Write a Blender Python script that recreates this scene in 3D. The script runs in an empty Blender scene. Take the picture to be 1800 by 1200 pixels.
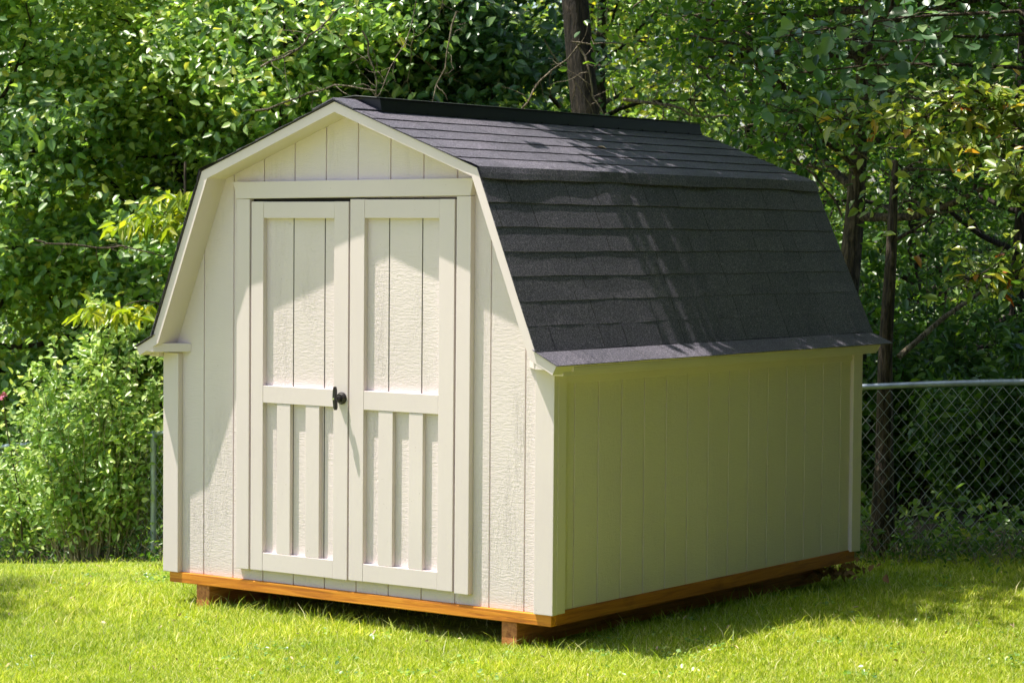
import bpy, bmesh, math, random
import numpy as np
from mathutils import Vector, Matrix

# ------------------------------------------------------------------ scene, camera, light
scn = bpy.context.scene
COL = scn.collection
CAM = Vector((8.9442, -9.4002, 1.7567))
FWD = Vector((-0.58063, 0.81302, -0.04320)); RGT = Vector((0.81355, 0.58144, 0.00817)); UPV = Vector((-0.03176, 0.03041, 0.99903))
cam_d = bpy.data.cameras.new('camera'); cam = bpy.data.objects.new('camera', cam_d); COL.objects.link(cam)
cam.matrix_world = Matrix(((RGT.x, UPV.x, -FWD.x, CAM.x), (RGT.y, UPV.y, -FWD.y, CAM.y), (RGT.z, UPV.z, -FWD.z, CAM.z), (0, 0, 0, 1)))
cam_d.sensor_width = 36.0; cam_d.lens = 4340.9 / 1800 * 36
cam_d.clip_start = 0.1; cam_d.clip_end = 500
cam_d.dof.use_dof = True; cam_d.dof.focus_distance = 13.4; cam_d.dof.aperture_fstop = 7.1
scn.camera = cam

SUN = Vector((-1.6, -1.0, 5.0)).normalized()          # towards the sun
EL = math.asin(SUN.z); AZ = math.atan2(SUN.x, SUN.y)
world = bpy.data.worlds.new('World'); scn.world = world; world.use_nodes = True
nt = world.node_tree; bg = nt.nodes['Background']
sky = nt.nodes.new('ShaderNodeTexSky'); sky.sky_type = 'NISHITA'; sky.sun_disc = False
sky.sun_elevation = EL; sky.sun_rotation = AZ; sky.air_density = 1.0; sky.dust_density = 2.2; sky.ozone_density = 1.0
nt.links.new(sky.outputs[0], bg.inputs[0]); bg.inputs[1].default_value = 0.115
sd = bpy.data.lights.new('sun', 'SUN'); sd.energy = 4.3; sd.angle = math.radians(0.5); sd.color = (1.0, 0.94, 0.83)
so = bpy.data.objects.new('sun', sd); COL.objects.link(so); so.rotation_euler = SUN.to_track_quat('Z', 'Y').to_euler()
scn.view_settings.view_transform = 'Standard'; scn.view_settings.look = 'None'
scn.view_settings.exposure = 1.07; scn.view_settings.gamma = 1.0
scn.render.engine = 'CYCLES'
scn.cycles.max_bounces = 8; scn.cycles.diffuse_bounces = 5; scn.cycles.transmission_bounces = 5; scn.cycles.glossy_bounces = 2
scn.render.resolution_x = 1024; scn.render.resolution_y = 682

# ------------------------------------------------------------------ helpers
FH = Vector((FWD.x, FWD.y, 0)).normalized(); RH = Vector((RGT.x, RGT.y, 0)).normalized()
def smooth(t): t = np.clip(t, 0, 1); return t * t * (3 - 2 * t)
def ground_h(l, d):
    l = np.asarray(l, float); d = np.asarray(d, float)
    s = np.clip((3.05 - l) / 7.51, 0, 1.5); drop = 1.035 * s ** 1.15
    df = 14.7 + np.clip(3.05 - l, -4, 12) * 0.905
    f = np.clip((d - 13.0) / (df - 13.0), 0, 1) ** 1.25
    return -0.190 - drop * f
def ld(l, d, z=None):
    p = CAM + RH * l + FH * d
    return Vector((p.x, p.y, float(ground_h(l, d)) if z is None else z))
def to_ld(x, y):
    dx = x - CAM.x; dy = y - CAM.y
    return dx * RH.x + dy * RH.y, dx * FH.x + dy * FH.y

def mat(name):
    m = bpy.data.materials.new(name); m.use_nodes = True
    return m, m.node_tree, m.node_tree.nodes, m.node_tree.links, m.node_tree.nodes['Principled BSDF']
def noise(N, L, vec, scale, detail=4, rough=0.55, dist=0.0):
    n = N.new('ShaderNodeTexNoise'); n.inputs['Scale'].default_value = scale; n.inputs['Detail'].default_value = detail
    n.inputs['Roughness'].default_value = rough; n.inputs['Distortion'].default_value = dist
    if vec is not None: L.new(vec, n.inputs['Vector'])
    return n
def ramp(N, L, fac, stops):
    r = N.new('ShaderNodeValToRGB'); e = r.color_ramp.elements
    while len(e) < len(stops): e.new(0.5)
    for el, (p, c) in zip(e, stops): el.position = p; el.color = (*c, 1)
    L.new(fac, r.inputs[0]); return r
def mapping(N, L, scale, coord='Object', rot=(0, 0, 0)):
    t = N.new('ShaderNodeTexCoord'); m = N.new('ShaderNodeMapping'); m.inputs['Scale'].default_value = scale; m.inputs['Rotation'].default_value = rot
    L.new(t.outputs[coord], m.inputs[0]); return m.outputs[0]
def mixc(N, L, a, b, fac, mode='MIX'):
    m = N.new('ShaderNodeMix'); m.data_type = 'RGBA'; m.blend_type = mode
    for s, v in ((m.inputs[6], a), (m.inputs[7], b), (m.inputs[0], fac)):
        if isinstance(v, (int, float)): s.default_value = v
        elif isinstance(v, tuple): s.default_value = (*v, 1)
        else: L.new(v, s)
    return m.outputs[2]
def math_n(N, L, op, a, b=0.0):
    m = N.new('ShaderNodeMath'); m.operation = op
    for s, v in ((m.inputs[0], a), (m.inputs[1], b)):
        if isinstance(v, (int, float)): s.default_value = v
        else: L.new(v, s)
    return m.outputs[0]
def bump(N, L, b, h, dist, strength=1.0):
    n = N.new('ShaderNodeBump'); n.inputs['Distance'].default_value = dist; n.inputs['Strength'].default_value = strength
    L.new(h, n.inputs['Height']); L.new(n.outputs[0], b.inputs['Normal']); return n

# --- paint
def paint(name, rough_grain):
    m, t, N, L, b = mat(name)
    big = noise(N, L, mapping(N, L, (1.2, 1.2, .7)), 1.6, 5)
    c = ramp(N, L, big.outputs[0], [(0.28, (.66, .57, .575)), (0.72, (.715, .625, .62))])
    sp = noise(N, L, mapping(N, L, (1, 1, 1)), 90, 2)
    spot = ramp(N, L, sp.outputs[0], [(0.0, (.50, .44, .36)), (0.235, (.55, .5, .43)), (0.26, (1, 1, 1))])
    col = mixc(N, L, c.outputs[0], spot.outputs[0], .8, 'MULTIPLY')
    L.new(col, b.inputs['Base Color'])
    b.inputs['Roughness'].default_value = 0.55
    if rough_grain:
        # stamped cedar grain: wavy vertical figure crossed by short saw ripples
        v = mapping(N, L, (16, 16, 1.6)); fig = noise(N, L, v, 1.3, 3, .5, 1.5)
        wv = N.new('ShaderNodeMath'); wv.operation = 'SINE'
        L.new(math_n(N, L, 'MULTIPLY', fig.outputs[0], 75.0), wv.inputs[0])
        rip = noise(N, L, mapping(N, L, (26, 26, 110)), 1.0, 3, .6, .6)
        msk = ramp(N, L, noise(N, L, mapping(N, L, (5, 5, 1.1)), 1.2, 3).outputs[0], [(0.42, (0, 0, 0)), (0.6, (1, 1, 1))])
        h1 = math_n(N, L, 'MULTIPLY', wv.outputs[0], math_n(N, L, 'MULTIPLY', msk.outputs[0], .4))
        h = math_n(N, L, 'ADD', h1, math_n(N, L, 'MULTIPLY', rip.outputs[0], 2.0))
        bump(N, L, b, h, 0.0011, .9)
    else:
        h = noise(N, L, mapping(N, L, (40, 40, 6)), 1.5, 4)
        bump(N, L, b, h.outputs[0], 0.0009, .8)
    return m
M = {}
M['siding'] = paint('painted_siding', True)
M['trim'] = paint('painted_trim', False)
# --- shingles
def shingle():
    m, t, N, L, b = mat('asphalt_shingle')
    g = noise(N, L, mapping(N, L, (1, 1, 1)), 130, 4, .85)
    c = ramp(N, L, g.outputs[0], [(0.34, (.014, .015, .025)), (0.5, (.070, .067, .090)), (0.68, (.31, .285, .345))])
    p = noise(N, L, mapping(N, L, (1, 1, 1)), 2.2, 4)
    pr = ramp(N, L, p.outputs[0], [(0.3, (.82, .82, .84)), (0.7, (1.12, 1.1, 1.1))])
    col = mixc(N, L, c.outputs[0], pr.outputs[0], 1.0, 'MULTIPLY')
    geo = N.new('ShaderNodeNewGeometry')
    ri = ramp(N, L, geo.outputs['Random Per Island'], [(0, (.86, .86, .88)), (1, (1.12, 1.1, 1.1))])
    col = mixc(N, L, col, ri.outputs[0], 1.0, 'MULTIPLY')
    L.new(col, b.inputs['Base Color']); b.inputs['Roughness'].default_value = .6
    bump(N, L, b, g.outputs[0], .0022, .8)
    return m
M['shingle'] = shingle()
# --- lumber
def lumber(name, c1, c2, c3, axis='x'):
    m, t, N, L, b = mat(name)
    sc = {'x': (1.2, 26, 26), 'y': (26, 1.2, 26)}[axis]
    n = noise(N, L, mapping(N, L, sc), 2.0, 6, .6, .8)
    c = ramp(N, L, n.outputs[0], [(0.3, c1), (0.52, c2), (0.75, c3)])
    k = noise(N, L, mapping(N, L, (2.5, 2.5, 6)), 1.6, 3)
    kk = ramp(N, L, k.outputs[0], [(0.28, (.45, .4, .35)), (0.42, (1, 1, 1))])
    L.new(mixc(N, L, c.outputs[0], kk.outputs[0], .7, 'MULTIPLY'), b.inputs['Base Color']); b.inputs['Roughness'].default_value = .6
    bump(N, L, b, n.outputs[0], .002)
    return m
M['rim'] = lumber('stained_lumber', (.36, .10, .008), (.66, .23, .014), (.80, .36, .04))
M['rim_shaded'] = lumber('stained_lumber_shaded', (.25, .07, .008), (.44, .14, .012), (.56, .22, .025), 'y')  # side copy of the stain, darkened for the shade on that side
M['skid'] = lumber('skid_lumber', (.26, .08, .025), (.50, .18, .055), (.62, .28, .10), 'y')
def simple(name, c, rough=.5, metal=0.0, nz=None):
    m, t, N, L, b = mat(name)
    n = noise(N, L, mapping(N, L, (1, 1, 1)), nz or 30, 4)
    r = ramp(N, L, n.outputs[0], [(0.3, tuple(x * .75 for x in c)), (0.7, tuple(min(1, x * 1.2) for x in c))])
    L.new(r.outputs[0], b.inputs['Base Color']); b.inputs['Roughness'].default_value = rough; b.inputs['Metallic'].default_value = metal
    return m
M['vent'] = simple('black_plastic', (.012, .012, .014), .38)
M['dark'] = simple('dark_gap', (.02, .018, .015), .9)
M['handle'] = simple('black_metal', (.016, .013, .016), .35)
M['chrome'] = simple('lock_metal', (.6, .6, .6), .25, 1.0)
M['galv'] = simple('galvanised_steel', (.34, .40, .47), .45, .55, 12)
M['wire'] = simple('galvanised_wire', (.42, .46, .48), .5, .35, 12)
M['deadleaf'] = simple('dead_leaf', (.30, .16, .07), .8)
M['paleleaf'] = simple('pale_fallen_leaf', (.50, .38, .22), .7)
M['petal'] = simple('pink_petal', (.62, .16, .28), .6)
M['twig'] = simple('dry_twig', (.30, .25, .17), .85)
# --- bark
def bark(name, c1, c2, sc=1.0):
    m, t, N, L, b = mat(name)
    n = noise(N, L, mapping(N, L, (30 * sc, 30 * sc, 5 * sc)), 1.0, 6, .65, .7)
    c = ramp(N, L, n.outputs[0], [(0.38, tuple(x * .22 for x in c1)), (0.5, c1), (0.64, c2)])
    L.new(c.outputs[0], b.inputs['Base Color']); b.inputs['Roughness'].default_value = .9
    bump(N, L, b, n.outputs[0], .06)
    return m
M['bark_dark'] = bark('dark_bark', (.032, .022, .017), (.085, .062, .048), 1.3)
M['bark_mid'] = bark('brown_bark', (.085, .06, .042), (.20, .15, .105), 1.2)
M['bark_pale'] = bark('pale_twig_bark', (.24, .19, .13), (.42, .36, .27), 2)
# --- leaves
def leafm(name, stops, trans, tfac=.38, rough=.34, patch=None, spec=.5):
    m, t, N, L, b = mat(name)
    geo = N.new('ShaderNodeNewGeometry')
    c = ramp(N, L, geo.outputs['Random Per Island'], stops)
    p = noise(N, L, mapping(N, L, (1, 1, 1)), 1.1, 3)
    pr = ramp(N, L, p.outputs[0], [(0.35, (.78, .84, .80)), (0.65, (1.18, 1.12, 1.0))])
    col = mixc(N, L, c.outputs[0], pr.outputs[0], 1.0, 'MULTIPLY')
    L.new(col, b.inputs['Base Color']); b.inputs['Roughness'].default_value = rough; b.inputs['Specular IOR Level'].default_value = spec
    tr = N.new('ShaderNodeBsdfTranslucent'); L.new(mixc(N, L, col, trans, 1.0, 'MULTIPLY'), tr.inputs[0])
    mx = N.new('ShaderNodeMixShader'); mx.inputs[0].default_value = tfac
    L.new(b.outputs[0], mx.inputs[1]); L.new(tr.outputs[0], mx.inputs[2]); L.new(mx.outputs[0], t.nodes['Material Output'].inputs[0])
    return m
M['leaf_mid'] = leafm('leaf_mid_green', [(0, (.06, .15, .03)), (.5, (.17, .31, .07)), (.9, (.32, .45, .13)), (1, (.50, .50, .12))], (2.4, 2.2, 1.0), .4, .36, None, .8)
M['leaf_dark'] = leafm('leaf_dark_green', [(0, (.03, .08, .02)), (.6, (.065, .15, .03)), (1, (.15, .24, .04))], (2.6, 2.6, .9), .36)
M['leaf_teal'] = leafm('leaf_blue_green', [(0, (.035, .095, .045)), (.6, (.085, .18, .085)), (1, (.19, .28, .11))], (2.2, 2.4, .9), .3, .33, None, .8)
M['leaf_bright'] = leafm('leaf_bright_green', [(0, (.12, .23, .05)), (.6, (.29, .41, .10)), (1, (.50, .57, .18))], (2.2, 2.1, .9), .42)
M['leaf_shrub'] = leafm('leaf_shrub', [(0, (.12, .24, .05)), (.6, (.33, .48, .13)), (1, (.52, .60, .24))], (1.9, 1.8, 1.0), .36, .36)
M['leaf_yellow'] = leafm('leaf_yellow_green', [(0, (.13, .22, .018)), (.6, (.26, .35, .03)), (1, (.42, .42, .05))], (1.8, 1.7, .7), .45)
M['leaf_dogwood'] = leafm('leaf_dogwood', [(0, (.08, .17, .04)), (.5, (.18, .27, .06)), (.93, (.36, .40, .09)), (.98, (.45, .30, .05)), (1, (.50, .12, .04))], (2.0, 1.9, .8), .36, .36, None, .8)
M['grass'] = leafm('grass_blades', [(0, (.12, .20, .012)), (.22, (.28, .40, .018)), (.55, (.42, .54, .045)), (.80, (.54, .60, .12)), (.91, (.66, .67, .30)), (1, (.80, .75, .52))], (1.5, 1.4, .8), .42, .5, None, .4)
def ground_mat():
    m, t, N, L, b = mat('lawn_soil')
    n = noise(N, L, mapping(N, L, (1, 1, 1)), 14, 6, .7)
    c = ramp(N, L, n.outputs[0], [(0.3, (.12, .15, .012)), (0.5, (.27, .33, .020)), (0.7, (.38, .45, .03))])
    L.new(c.outputs[0], b.inputs['Base Color']); b.inputs['Roughness'].default_value = 1
    bump(N, L, b, n.outputs[0], .05)
    return m
M['ground'] = ground_mat()
M['forest_floor'] = simple('forest_floor', (.05, .04, .022), 1.0, 0, 9)

def link(name, me, m, parent=None):
    o = bpy.data.objects.new(name, me); COL.objects.link(o)
    if m is not None: me.materials.append(m)
    if parent is not None: o.parent = parent
    return o
def tag(o, label=None, cat=None, group=None, kind=None):
    if label: o['label'] = label
    if cat: o['category'] = cat
    if group: o['group'] = group
    if kind: o['kind'] = kind
    return o
def thing(name, label, cat, loc=(0, 0, 0), group=None):
    o = bpy.data.objects.new(name, None); COL.objects.link(o); o.location = loc; o.empty_display_size = .1
    return tag(o, label, cat, group)
def bm_obj(name, bm, m, parent=None, smooth_=False):
    me = bpy.data.meshes.new(name); bmesh.ops.recalc_face_normals(bm, faces=bm.faces); bm.to_mesh(me); bm.free()
    if smooth_: me.polygons.foreach_set('use_smooth', [True] * len(me.polygons))
    return link(name, me, m, parent)
def box(bm, x0, x1, y0, y1, z0, z1, bev=.0025, jit=0.0):
    t = bmesh.new(); bmesh.ops.create_cube(t, size=1)
    for v in t.verts: v.co = Vector(((x0 + x1) / 2 + v.co.x * (x1 - x0), (y0 + y1) / 2 + v.co.y * (y1 - y0), (z0 + z1) / 2 + v.co.z * (z1 - z0)))
    if bev: bmesh.ops.bevel(t, geom=t.edges[:], offset=bev, segments=2, affect='EDGES', profile=.6)
    me = bpy.data.meshes.new('t'); t.to_mesh(me); t.free(); bm.from_mesh(me); bpy.data.meshes.remove(me)
def prism(bm, pts, axis, a, b, bev=0.0):
    """pts 2D polygon; axis 'y': pts are (x,z) extruded in y; axis 'z': (x,y) extruded in z; 'x': (y,z)"""
    def P(p, q): return {'y': (p[0], q, p[1]), 'z': (p[0], p[1], q), 'x': (q, p[0], p[1])}[axis]
    t = bmesh.new()
    A = [t.verts.new(P(p, a)) for p in pts]; B = [t.verts.new(P(p, b)) for p in pts]
    t.faces.new(A); t.faces.new(B[::-1]); n = len(pts)
    for i in range(n): t.faces.new((A[i], A[(i + 1) % n], B[(i + 1) % n], B[i]))
    bmesh.ops.recalc_face_normals(t, faces=t.faces)
    if bev: bmesh.ops.bevel(t, geom=t.edges[:], offset=bev, segments=1, affect='EDGES')
    me = bpy.data.meshes.new('t'); t.to_mesh(me); t.free(); bm.from_mesh(me); bpy.data.meshes.remove(me)
def np_mesh(name, V, F, smooth_=False):
    """V (n,3) float, F list of index arrays with equal length rows"""
    me = bpy.data.meshes.new(name); V = np.ascontiguousarray(V, np.float32)
    me.vertices.add(len(V)); me.vertices.foreach_set('co', V.ravel())
    loops = np.concatenate([f.ravel() for f in F]).astype(np.int32)
    st = []; o = 0
    for f in F:
        st.append(o + np.arange(len(f)) * f.shape[1]); o += f.size
    st = np.concatenate(st).astype(np.int32)
    me.loops.add(len(loops)); me.loops.foreach_set('vertex_index', loops)
    me.polygons.add(len(st)); me.polygons.foreach_set('loop_start', st)
    if smooth_: me.polygons.foreach_set('use_smooth', np.ones(len(st), bool))
    me.update(calc_edges=True); return me
class Tubes:
    def __init__(s, sides=6): s.V = []; s.F = []; s.n = 0; s.k = sides
    def add(s, pts, rad, sides=None, lump=0.0, rng=None):
        k = sides or s.k; pts = [Vector(p) for p in pts]; n = len(pts); base = s.n
        ang = np.arange(k) * 2 * math.pi / k
        ref = Vector((0, 0, 1)) if abs((pts[-1] - pts[0]).normalized().z) < .9 else Vector((1, 0, 0))
        for i, p in enumerate(pts):
            d = (pts[min(i + 1, n - 1)] - pts[max(i - 1, 0)])
            d = d.normalized() if d.length > 1e-9 else Vector((0, 0, 1))
            u = d.cross(ref).normalized(); w = d.cross(u)
            r = rad[i] if hasattr(rad, '__len__') else rad
            rr = np.full(k, r)
            if lump and rng is not None: rr = rr * (1 + lump * rng.standard_normal(k))
            ring = np.array(p)[None] + rr[:, None] * (np.cos(ang)[:, None] * np.array(u)[None] + np.sin(ang)[:, None] * np.array(w)[None])
            s.V.append(ring)
        for i in range(n - 1):
            a = base + i * k; j = np.arange(k); j2 = (j + 1) % k
            s.F.append(np.stack([a + j, a + j2, a + k + j2, a + k + j], 1))
        s.n += n * k
        return pts
    def build(s, name, m, parent=None, smooth_=True):
        me = np_mesh(name, np.concatenate(s.V), [np.concatenate(s.F)], smooth_)
        return link(name, me, m, parent)
OPEN = np.array([-FH.x * .9 + SUN.x * .5, -FH.y * .9 + SUN.y * .5, 0.15]); OPEN /= np.linalg.norm(OPEN)
def leaf_arrays(P, size, rng, up=.55, out=.45, rnd=.55, width=.55, droop=.3, openv=OPEN, simple_=False, droopdir=0.0, vein=.1):
    N = len(P)
    n = up * np.array([0, 0, 1.]) + out * openv + rnd * rng.standard_normal((N, 3)); n /= np.linalg.norm(n, axis=1)[:, None]
    t = rng.standard_normal((N, 3)); t[:, 2] -= droopdir * 1.5
    t -= (t * n).sum(1)[:, None] * n; t /= np.linalg.norm(t, axis=1)[:, None] + 1e-9
    b = np.cross(n, t)
    s = (size * rng.uniform(.55, 1.25, N))[:, None]
    w = width * rng.uniform(.8, 1.15, N)[:, None]; dr = droop * rng.uniform(.2, 1.3, N)[:, None]
    f = vein * rng.uniform(.3, 1.6, N)[:, None]
    if simple_:
        V = np.stack([P, P + s * (.45 * t + .5 * w * b + f * n), P + s * (t - dr * n * .6), P + s * (.45 * t - .5 * w * b + f * n)], 1)
        i = np.arange(N)[:, None] * 4
        return V.reshape(-1, 3), [np.concatenate([i + np.array([0, 1, 2]), i + np.array([0, 2, 3])])]
    V = np.stack([P, P + s * (.28 * t + .42 * w * b + f * n), P + s * (.62 * t + .44 * w * b + (f - dr * .3) * n), P + s * (1.0 * t - dr * n),
                  P + s * (.62 * t - .44 * w * b + (f - dr * .3) * n), P + s * (.28 * t - .42 * w * b + f * n)], 1)
    i = np.arange(N)[:, None] * 6
    return V.reshape(-1, 3), [np.concatenate([i + np.array([0, 1, 2, 3]), i + np.array([0, 3, 4, 5])])]
def leaves(name, P, size, m, parent, rng, **k):
    V, F = leaf_arrays(np.asarray(P, float), size, rng, **k)
    return link(name, np_mesh(name, V, F), m, parent)

# ------------------------------------------------------------------ ground
def build_ground():
    la = np.concatenate([np.linspace(-90, -12, 14)[:-1], np.linspace(-12, 10, 120), np.linspace(10, 90, 14)[1:]])
    da = np.concatenate([np.linspace(-60, 6, 14)[:-1], np.linspace(6, 30, 130), np.linspace(30, 140, 24)[1:]])
    Lg, Dg = np.meshgrid(la, da, indexing='ij'); Z = ground_h(Lg, Dg)
    r = np.random.default_rng(3); Z = Z + r.uniform(-.008, .008, Z.shape)
    X = CAM.x + Lg * RH.x + Dg * FH.x; Y = CAM.y + Lg * RH.y + Dg * FH.y
    V = np.stack([X, Y, Z], -1).reshape(-1, 3); n, k = Lg.shape
    i, j = np.meshgrid(np.arange(n - 1), np.arange(k - 1), indexing='ij'); a = (i * k + j).ravel()
    F = np.stack([a, a + 1, a + k + 1, a + k], 1)[:, ::-1]
    o = link('ground', np_mesh('ground', V, [F], True), M['ground']); o.data.materials.append(M['forest_floor'])
    Lf = Lg[:-1, :-1].ravel(); Df = Dg[:-1, :-1].ravel(); wood = (Df > 14.7 + (3.05 - Lf) * .905 + .1) & (Df > 8)
    o.data.polygons.foreach_set('material_index', wood.astype(np.int32)); tag(o, kind='structure')
build_ground()
def bounce_sheet():  # added pale sheet out of view, bounces neutral light onto the front wall
    V = np.array([list(ld(l, d, -.180)) for l, d in ((-16, -9), (12, -9), (12, 6.2), (-16, 7.0))]); o = link('unseen_bounce_sheet', np_mesh('unseen_bounce_sheet', V, [np.array([[0, 1, 2, 3]])]), M['neutral_bounce'])
    tag(o, kind='structure')
M['neutral_bounce'] = simple('neutral_bounce', (.42, .40, .38), .95, 0, 40)
bounce_sheet()
SL = 3.064                                              # shed length
def build_grass():
    r = np.random.default_rng(11)
    Ps = []
    for d0, d1, dens in ((10.4, 11.6, 20000), (11.6, 13, 17000), (13, 15, 12000), (15, 18, 7000), (18, 23, 3800)):
        w = .222 * d1 + .15; n = int(dens * (d1 - d0) * 2 * w)
        d = r.uniform(d0, d1, n); l = r.uniform(-w, w, n); k = (np.abs(l) < .215 * d + .12)
        Ps.append(np.stack([l[k], d[k]], 1))
    P = np.concatenate(Ps); l, d = P[:, 0], P[:, 1]
    x = CAM.x + l * RH.x + d * FH.x; y = CAM.y + l * RH.y + d * FH.y
    fence = 14.7 + (3.05 - l) * .905
    keep = d < fence + .25
    inside = (x > .12) & (x < 2.36) & (y > .16) & (y < SL - .05)
    keep &= ~(inside & (r.random(len(x)) > .03))
    hid = (x < -1.2) & False
    # hidden far behind the shed: thin out
    behind = (x > -.4) & (x < 2.4) & (y > SL + .3)
    keep &= ~(behind & (r.random(len(x)) > .3))
    x, y, l, d = x[keep], y[keep], l[keep], d[keep]; N = len(x)
    z = ground_h(l, d)
    # edge distance to the shed outline, where the mower does not reach
    ex = np.maximum(np.maximum(0 - x, x - 2.47), 0); ey = np.maximum(np.maximum(0 - y, y - SL), 0); e = np.hypot(ex, ey)
    patch = .5 + .5 * np.sin(x * 2.1 + np.sin(y * 1.7) * 2) * np.sin(y * 2.6 + np.sin(x * 1.3) * 2)
    hgt = r.uniform(.015, .042, N) * (.7 + .6 * patch)
    tall = (r.random(N) < .03 + .05 * np.exp(-(e / .18) ** 2)); hgt = np.where(tall, hgt * r.uniform(1.3, 2.5, N), hgt)
    ft = np.exp(-((14.7 + (3.05 - l) * .905 - d) / .35) ** 2); hgt *= 1 + 1.1 * ft
    wd = r.uniform(.0013, .0029, N) * (1 + (d - 11) * .05)
    a = r.uniform(0, 2 * np.pi, N); lean = np.abs(r.normal(.55, .38, N)); la_ = r.uniform(0, 2 * np.pi, N)
    side = np.stack([np.cos(a), np.sin(a), np.zeros(N)], 1) * wd[:, None]
    ln = np.stack([np.cos(la_), np.sin(la_), np.zeros(N)], 1) * (lean * hgt)[:, None]
    up = np.zeros((N, 3)); up[:, 2] = hgt
    B = np.stack([x, y, z - .005], 1)
    V = np.stack([B - side, B + side, B + ln * .35 + up * .6 + side * .8, B + ln * .35 + up * .6 - side * .8, B + ln * 1.1 + up], 1).reshape(-1, 3)
    i = np.arange(N)[:, None] * 5
    F = [i + np.array([0, 1, 2, 3]), i + np.array([3, 2, 4])]
    o = link('lawn_grass', np_mesh('lawn_grass', V, F), M['grass'])
    tag(o, 'short bright yellow green mown grass covering the yard', 'grass', kind='stuff')
build_grass()

# ------------------------------------------------------------------ the shed
CX = 1.237; YS = .035                                     # centre line; siding plane
OUT = [(1.322, 1.157), (1.207, 1.215), (.868, 2.064), (0, 2.394)]     # half profile (dx, z): tip, foot, knee, ridge
def full(h): return [(CX - a, z) for a, z in h] + [(CX + a, z) for a, z in h[::-1][1:]]
def offset(pts, t):
    res = []
    for i, p in enumerate(pts):
        ds = []
        if i > 0: ds.append((pts[i][0] - pts[i - 1][0], pts[i][1] - pts[i - 1][1]))
        if i < len(pts) - 1: ds.append((pts[i + 1][0] - pts[i][0], pts[i + 1][1] - pts[i][1]))
        ns = [Vector((-d[1], d[0])).normalized() for d in ds]
        m = sum(ns, Vector((0, 0))).normalized(); k = t / max(.3, m.dot(ns[0]))
        res.append((p[0] + m.x * k, p[1] + m.y * k))
    return res
OP = full(OUT)
shed = thing('garden_shed', 'cream painted barn style garden shed with black shingle roof and double doors', 'shed')
def zroof(x):
    a = abs(x - CX); h = offset(OP, -.03)
    pts = sorted([(abs(p[0] - CX), p[1]) for p in h if p[0] >= CX - 1e-6])
    for (a0, z0), (a1, z1) in zip(pts, pts[1:]):
        if a0 <= a <= a1: return z0 + (z1 - z0) * (a - a0) / (a1 - a0)
    return 1.15
GR = [.0517 + .2032 * k for k in range(1, 12)]
def plank_wall_front(name, yf, yb, parent, xs, x0, x1, z0, ztop, sign=1, gw=.0035):
    bm = bmesh.new(); e = [x0] + [g for g in xs if x0 + .02 < g < x1 - .02] + [x1]
    for a, b in zip(e, e[1:]):
        a2 = a + (gw if a != x0 else 0); b2 = b - (gw if b != x1 else 0)
        br = [x for x in (CX - .84, CX, CX + .84) if a2 < x < b2]
        top = [(x, ztop(x)) for x in [b2] + br[::-1] + [a2]]
        prism(bm, [(a2, z0), (b2, z0)] + top, 'y', yf, yb, .0012)
    br = [x for x in (CX - .84, CX, CX + .84) if x0 < x < x1]
    prism(bm, [(x0 + .003, z0 + .003), (x1 - .003, z0 + .003)] + [(x, ztop(x) - .004) for x in [x1 - .003] + br[::-1] + [x0 + .003]], 'y', yf + .007 * sign, yb + .003 * sign)
    return bm_obj(name, bm, M['siding'], parent)
# front and rear gable walls
fw = plank_wall_front('front_wall', YS, YS + .016, shed, GR, .003, 2.471, -.012, zroof)
rw = plank_wall_front('rear_wall', SL - YS, SL - YS - .016, shed, GR, .003, 2.471, -.012, zroof, -1)
# side walls (planks along y)
def side_wall(name, xf, sgn):
    bm = bmesh.new(); e = [.037] + [.2032 * k for k in range(1, 15)] + [SL - .037]
    for a, b in zip(e, e[1:]):
        a2 = a + (.004 if a != e[0] else 0); b2 = b - (.004 if b != e[-1] else 0)
        prism(bm, [(a2, 0), (b2, 0), (b2, 1.15), (a2, 1.15)], 'x', xf, xf - .016 * sgn, .0012)
    box(bm, min(xf - .007 * sgn, xf - .02 * sgn), max(xf - .007 * sgn, xf - .02 * sgn), .04, SL - .04, .003, 1.147, 0)
    return bm_obj(name, bm, M['siding'], shed)
side_wall('side_wall', 2.452, 1); side_wall('side_wall', .022, -1)
# corner trims
def trim_part(name, *boxes):
    bm = bmesh.new()
    for b in boxes: box(bm, *b)
    return bm_obj(name, bm, M['trim'], shed)
for x0, x1, s in ((0.0, .105, 0), (2.366, 2.474, 1)):
    trim_part('corner_trim', (x0, x1, 0, YS - .0005, -.012, 1.13, .003))
    xa, xb = ((-.0005, .0215) if s == 0 else (2.4525, 2.4745))
    trim_part('corner_trim', (xa, xb, YS + .0003, .105, -.010, 1.13, .003))
    trim_part('corner_trim', (xa, xb, SL - .105, SL - YS - .0003, -.008, 1.13, .003))
    trim_part('corner_trim', (x0, x1, SL - YS + .0005, SL, -.012, 1.13, .003))
trim_part('frieze_board', (2.4523, 2.4645, .107, SL - .107, 1.065, 1.135, .002))
# door casing
trim_part('door_casing', (.508, .594, 0.0, YS - .0005, .045, 1.925, .003))
trim_part('door_casing', (1.902, 1.986, 0.0, YS - .0005, .042, 1.937, .003))
bm = bmesh.new(); prism(bm, [(.506, 1.926), (1.985, 1.939), (2.003, 2.022), (.484, 2.012)], 'y', -.004, YS - .0005, .002)
bm_obj('door_header', bm, M['trim'], shed)
bm = bmesh.new(); box(bm, .5945, 1.9015, YS - .004, YS - .0008, .05, 1.93, 0); bm_obj('door_gap', bm, M['dark'], shed)
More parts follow.
